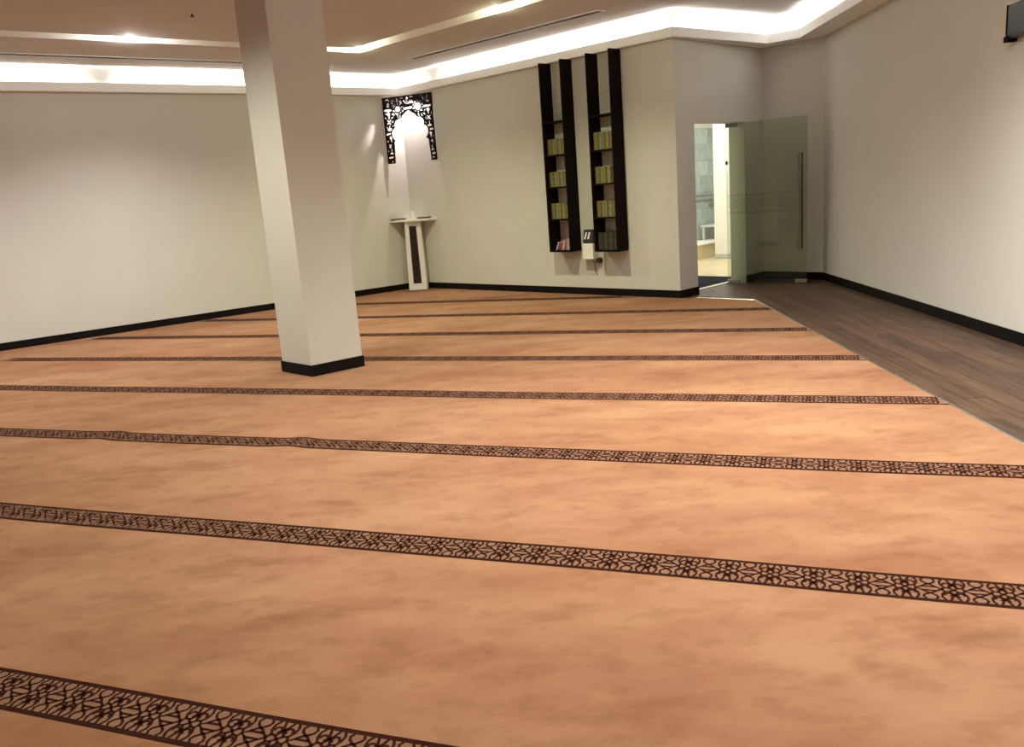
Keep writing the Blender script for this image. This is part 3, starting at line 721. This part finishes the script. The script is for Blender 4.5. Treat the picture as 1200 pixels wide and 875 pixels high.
# ---------------- corner pedestal
pr = math.atan2(bis.y, bis.x) + math.pi / 2       # local -y faces the room
pc = LS + bis * 0.34 + Vector((0.075, 0.0))
pd = tag(empty('corner_pedestal', (pc.x, pc.y, ZK + 0.003), pr), 'white corner pedestal with a dark inlay panel and pointed top shelf', 'pedestal')
bm = bmesh.new()
V = boxv(-0.152, 0.152, -0.11, 0.10, 0, 1.125); V[4:] = [(-0.128, -0.10, 1.125), (0.128, -0.10, 1.125), (0.128, 0.10, 1.125), (-0.128, 0.10, 1.125)]
vs = [bm.verts.new(v) for v in V]
for f in BOXF: bm.faces.new([vs[i] for i in f])
bmesh.ops.bevel(bm, geom=list(bm.edges), offset=0.005, segments=2, affect='EDGES'); bm_obj('body', bm, M['white'], pd)
# dark inlay, a lattice in relief
def fy(z): return -0.11 + 0.01 * z / 1.125
pn = mesh('inlay_panel', [(-0.068, fy(.11) - .004, .11), (0.068, fy(.11) - .004, .11), (0.060, fy(1.05) - .004, 1.05), (-0.060, fy(1.05) - .004, 1.05), (-0.068, fy(.11) + .004, .11), (0.068, fy(.11) + .004, .11), (0.060, fy(1.05) + .004, 1.05), (-0.060, fy(1.05) + .004, 1.05)], BOXF, M['brownpanel'], pd)
LV, LF = [], []
mv, mf = ribbons(MOT, 0.003, 0.13, 0.125)
for i in range(7):
    z0 = 0.18 + i * 0.125; k = len(LV)
    for w in mv: z = z0 + w.x * 0.125 / 0.13; LV.append((w.y * 0.95, fy(z) - 0.0055, z))
    LF += [tuple(x + k for x in f) for f in mf]
lt = mesh('inlay_lattice', LV, LF, M['screen'], pn)
# pointed shelf: kite between the two walls
def loc2(v): return ((v - pc).dot(Vector((math.cos(pr), math.sin(pr)))), (v - pc).dot(Vector((-math.sin(pr), math.cos(pr)))))
kite = [LS + (nL + nS) * 0.004, LS + uL * 0.44 + nL * 0.003, LS + bis * 0.56 + Vector((0.08, 0)), LS + uS * 0.66 + nS * 0.003]
prism('top_shelf', [loc2(v) for v in kite], 1.126, 1.160, M['white'], pd)
ptop = ZK + 0.003 + 1.1605
def flat_book(v, rz, w, d, h, mat, label):
    t = tag(empty('closed_book', (v.x, v.y, ptop), rz), label, 'book')
    boxes('cover', [(-w / 2, w / 2, -d / 2, d / 2, 0, 0.003), (-w / 2, w / 2, -d / 2, d / 2, h - 0.003, h), (-w / 2, w / 2, d / 2 - 0.003, d / 2, 0.003, h - 0.003)], mat, t)
    boxes('page_block', [(-w / 2 + 0.004, w / 2 - 0.004, -d / 2 + 0.004, d / 2 - 0.003, 0.003, h - 0.003)], M['brownpanel'], t)
flat_book(LS + uL * 0.24 + bis * 0.10, pr + 0.55, 0.24, 0.10, 0.020, DKC[2], 'thin dark book lying at the left of the pedestal top')
flat_book(LS + uS * 0.36 + bis * 0.13, pr - 0.55, 0.20, 0.13, 0.022, DKC[1], 'dark book lying at the right of the pedestal top')
v = LS + bis * 0.40 + Vector((0.10, 0))
cd_ = tag(empty('pillar_candle', (v.x, v.y, ptop)), 'small white candle standing on the corner pedestal', 'candle')
bm = bmesh.new(); add_cyl(bm, (0, 0, 0), (0, 0, 0.13), 0.028, 0.027, 20); bm_obj('wax', bm, M['white'], cd_)
bm = bmesh.new(); add_cyl(bm, (0, 0, 0.13), (0, 0, 0.141), 0.002, 0.0015, 6); bm_obj('wick', bm, M['black'], cd_)

# ---------------- glass door, standing open
GA = Vector((3.145, 11.765)); GB = Vector((4.03, 11.12)); gd = (GB - GA).normalized(); GW = (GB - GA).length
door = struct(empty('door_1', (GA.x, GA.y, 0), math.atan2(gd.y, gd.x)), 'frameless green glass door standing open with a tall steel handle')
rbox('glass_pane', (0, GW, -0.005, 0.005, 0.012, DH - 0.012), M['glass'], door, 0.0015, 1)
rbox('pivot_fitting', (0.0, 0.165, -0.016, 0.016, 0.006, 0.058), M['steel'], door, 0.002, 1)
rbox('pivot_fitting', (0.0, 0.165, -0.016, 0.016, DH - 0.058, DH - 0.006), M['dsteel'], door, 0.002, 1)
rbox('lock_fitting', (GW - 0.158, GW, -0.016, 0.016, 0.012, 0.060), M['steel'], door, 0.002, 1)
rbox('edge_clip', (-0.006, 0.022, -0.012, 0.012, 1.63, 1.675), M['black'], door, 0.002, 1)
for s in (-1, 1):
    bm = bmesh.new(); y = s * 0.075
    add_cyl(bm, (1.005, y, 0.457), (1.005, y, 1.715), 0.0135, n=16)
    h_ = bm_obj('handle_bar', bm, M['dsteel'], door, smooth=False)
    for z in (0.614, 1.564):
        bm = bmesh.new(); add_cyl(bm, (1.005, s * 0.006, z), (1.005, y, z), 0.009, n=12); bm_obj('handle_bracket', bm, M['steel'], h_)
# etched ornamental band
st = []
mv, mf = ribbons(MOT, 0.0045, 0.245, 0.245)
LV, LF = [], []
for i in range(4):
    k = len(LV); LV += [(0.125 + i * 0.245 + w.x, -0.0058, 1.093 + w.y) for w in mv]; LF += [tuple(x + k for x in f) for f in mf]
for z0, z1 in ((0.966, 0.985), (1.202, 1.221)):
    k = len(LV); LV += [(0.0, -0.0058, z0), (GW - 0.02, -0.0058, z0), (GW - 0.02, -0.0058, z1), (0.0, -0.0058, z1)]; LF.append((k, k + 1, k + 2, k + 3))
mesh('etched_band', LV, LF, M['etched'], door)

# ---------------- wall-hung dark panel high on the right wall
pv = nrm(aR) * (3.692 - 0.0) + uR * 7.06
tv = tag(empty('wall_panel', (pv.x, pv.y, 2.36), -aR + math.pi / 2), 'dark flat box hung high on the right wall at the picture edge', 'wall panel')
# local x runs along the wall away from the viewer, y into the room (to the left)
rbox('casing', (-0.62, 0.0, 0.012, 0.062, 0.0, 0.25), M['black'], tv, 0.004, 2)
rbox('front_plate', (-0.605, -0.022, 0.0625, 0.066, 0.018, 0.236), varied('slate_plate', (0.020, 0.026, 0.028), (0.030, 0.036, 0.038), 8, 0.3, 0.5), tv, 0.001, 1)
rbox('corner_bracket', (-0.045, 0.012, 0.0, 0.078, -0.022, 0.022), M['wenge'], tv, 0.003, 1)
rbox('edge_trim', (-0.008, 0.004, 0.010, 0.068, 0.02, 0.252), M['wenge'], tv, 0.002, 1)

# ---------------- washroom seen through the doorway (local frame of the door wall)
def dw(o): o.location = (C1.x, C1.y, 0); o.rotation_euler.z = DOOR_RZ; return o
struct(dw(boxes('floor_washroom', [(0.22, 7.2, DT, 3.26, -0.06, -0.004)], M['cream_tile'])), 'cream tiled floor beyond the doorway')
struct(dw(boxes('ceiling_washroom', [(0.21, 7.2, DT, 3.4, 2.75, 2.85)], M['plaster'])), 'white ceiling beyond the doorway')
wm = struct(dw(boxes('wall_washroom', [(0.21, 7.2, 3.26, 3.4, -0.06, 2.75)], M['plaster'])), 'white wall with pale green marble tiles beyond the doorway')
struct(dw(boxes('wall_washroom_end', [(7.2, 7.35, DT, 3.4, -0.06, 2.85)], M['plaster'])), 'white end wall beyond the doorway')
struct(dw(boxes('wall_washroom_start', [(0.21, 0.30, DT, 3.4, -0.06, 2.85)], M['plaster'])), 'white side wall beyond the doorway')
struct(dw(boxes('wall_partition', [(4.66, 4.80, DT, 2.44, -0.06, 2.75)], M['plaster'])), 'white partition wall beyond the doorway')
struct(dw(boxes('baseboard_partition', [(4.648, 4.66, DT, 2.44, 0.0, 0.075)], varied('grey_skirting', (0.5, 0.5, 0.47), (0.55, 0.55, 0.52), 5))), 'grey skirting of the white partition wall')
struct(dw(boxes('wall_washroom_front', [(2.05, 4.66, DT - 0.10, DT, -0.06, 2.75), (2.05, 7.2, DT - 0.12, DT - 0.002, -0.06, 2.85)][1:], M['plaster'])), 'white wall of the washroom beside the doorway')
# marble tiles
tw, th = 0.60, 0.305
tz = 0.276
tile_me = None
rows_z = [tz + 0.003 + i * th for i in range(7)]
for r_, z0 in enumerate(rows_z):
    x = 4.55 - (0.3 if r_ % 2 else 0.0)
    while x < 6.9:
        b_ = (-tw / 2 + 0.002, tw / 2 - 0.002, -0.012, 0.0, 0.002, th - 0.002)
        if tile_me is None:
            o = rbox('marble_tile', b_, M['marble'], wm, 0.0015, 1); tile_me = o.data
        else:
            o = bpy.data.objects.new('marble_tile', tile_me); COL.objects.link(o); o.parent = wm
        o.location = (x + tw / 2, 3.26, z0); x += tw
pf = tag(empty('low_platform', (C1.x, C1.y, 0), DOOR_RZ), 'low cream platform with white edge beyond the doorway', 'platform')
boxes('front', [(4.3, 7.15, 2.66, 3.24, 0.0, 0.25)], M['cream_tile'], pf)
rbox('slab', (4.3, 7.15, 2.635, 3.245, 0.25, 0.276), M['plaster'], pf, 0.004, 2)
rl = tag(empty('wall_rail', (C1.x, C1.y, 0), DOOR_RZ), 'dark horizontal rail on the marble wall beyond the doorway', 'rail')
bm = bmesh.new(); add_cyl(bm, (4.9, 3.17, 1.13), (6.03, 3.17, 1.13), 0.018, n=12); bm_obj('bar', bm, M['steel'], rl)
for x in (4.95, 5.5, 6.0):
    bm = bmesh.new(); add_cyl(bm, (x, 3.17, 1.13), (x, 3.246, 1.13), 0.012, n=10); add_cyl(bm, (x, 3.24, 1.13), (x, 3.247, 1.13), 0.03, n=14); bm_obj('bracket', bm, M['steel'], rl)
tp_ = tag(empty('wall_tap', (C1.x, C1.y, 0), DOOR_RZ), 'metal wall tap below the rail beyond the doorway', 'tap')
bm = bmesh.new(); add_cyl(bm, (5.77, 3.247, 0.95), (5.77, 3.13, 0.95), 0.03, n=14); add_tube(bm, [(5.77, 3.13, 0.95), (5.77, 3.05, 0.93), (5.77, 3.03, 0.84)], 0.016, 10); bm_obj('spout', bm, M['steel'], tp_)
bm = bmesh.new(); add_cyl(bm, (5.77, 3.15, 0.95), (5.77, 3.15, 1.02), 0.014, n=10); add_cyl(bm, (5.69, 3.15, 1.02), (5.85, 3.15, 1.02), 0.014, n=10); bm_obj('lever', bm, M['steel'], tp_)
bn = tag(empty('washing_stool', (C1.x, C1.y, 0.276), DOOR_RZ), 'white stool on the low platform beyond the doorway', 'stool')
rbox('seat', (5.34, 6.04, 2.85, 3.2, 0.255, 0.285), M['white'], bn, 0.006, 2)
for x in (5.40, 5.94):
    for y in (2.89, 3.16): rbox('leg', (x - 0.02, x + 0.02, y - 0.02, y + 0.02, 0.0, 0.256), M['white'], bn, 0.003, 1)
dm = dw(rbox('door_mat', (0.30, 2.12, 0.30, 1.35, -0.004, 0.008), M['mat'], None, 0.003, 1)); tag(dm, 'dark navy mat on the floor just beyond the doorway', 'mat')
struct(dw(rbox('trim_4', (S0 + 0.003, S1 - 0.003, DT - 0.02, DT + 0.055, -0.011, 0.007), M['plaster'], None, 0.003, 1)), 'white threshold strip across the doorway')
wl = look_light('washroom_light', 'AREA', (0, 0, 0), (0, 0, -1), WASH_POWER, (1.0, 0.98, 0.90), shape='RECTANGLE', size=5.0, size_y=0.5)
pw = C1 + uD * 3.4 - nD * 1.9; wl.location = (pw.x, pw.y, 2.735); wl.rotation_euler = (0, 0, DOOR_RZ)
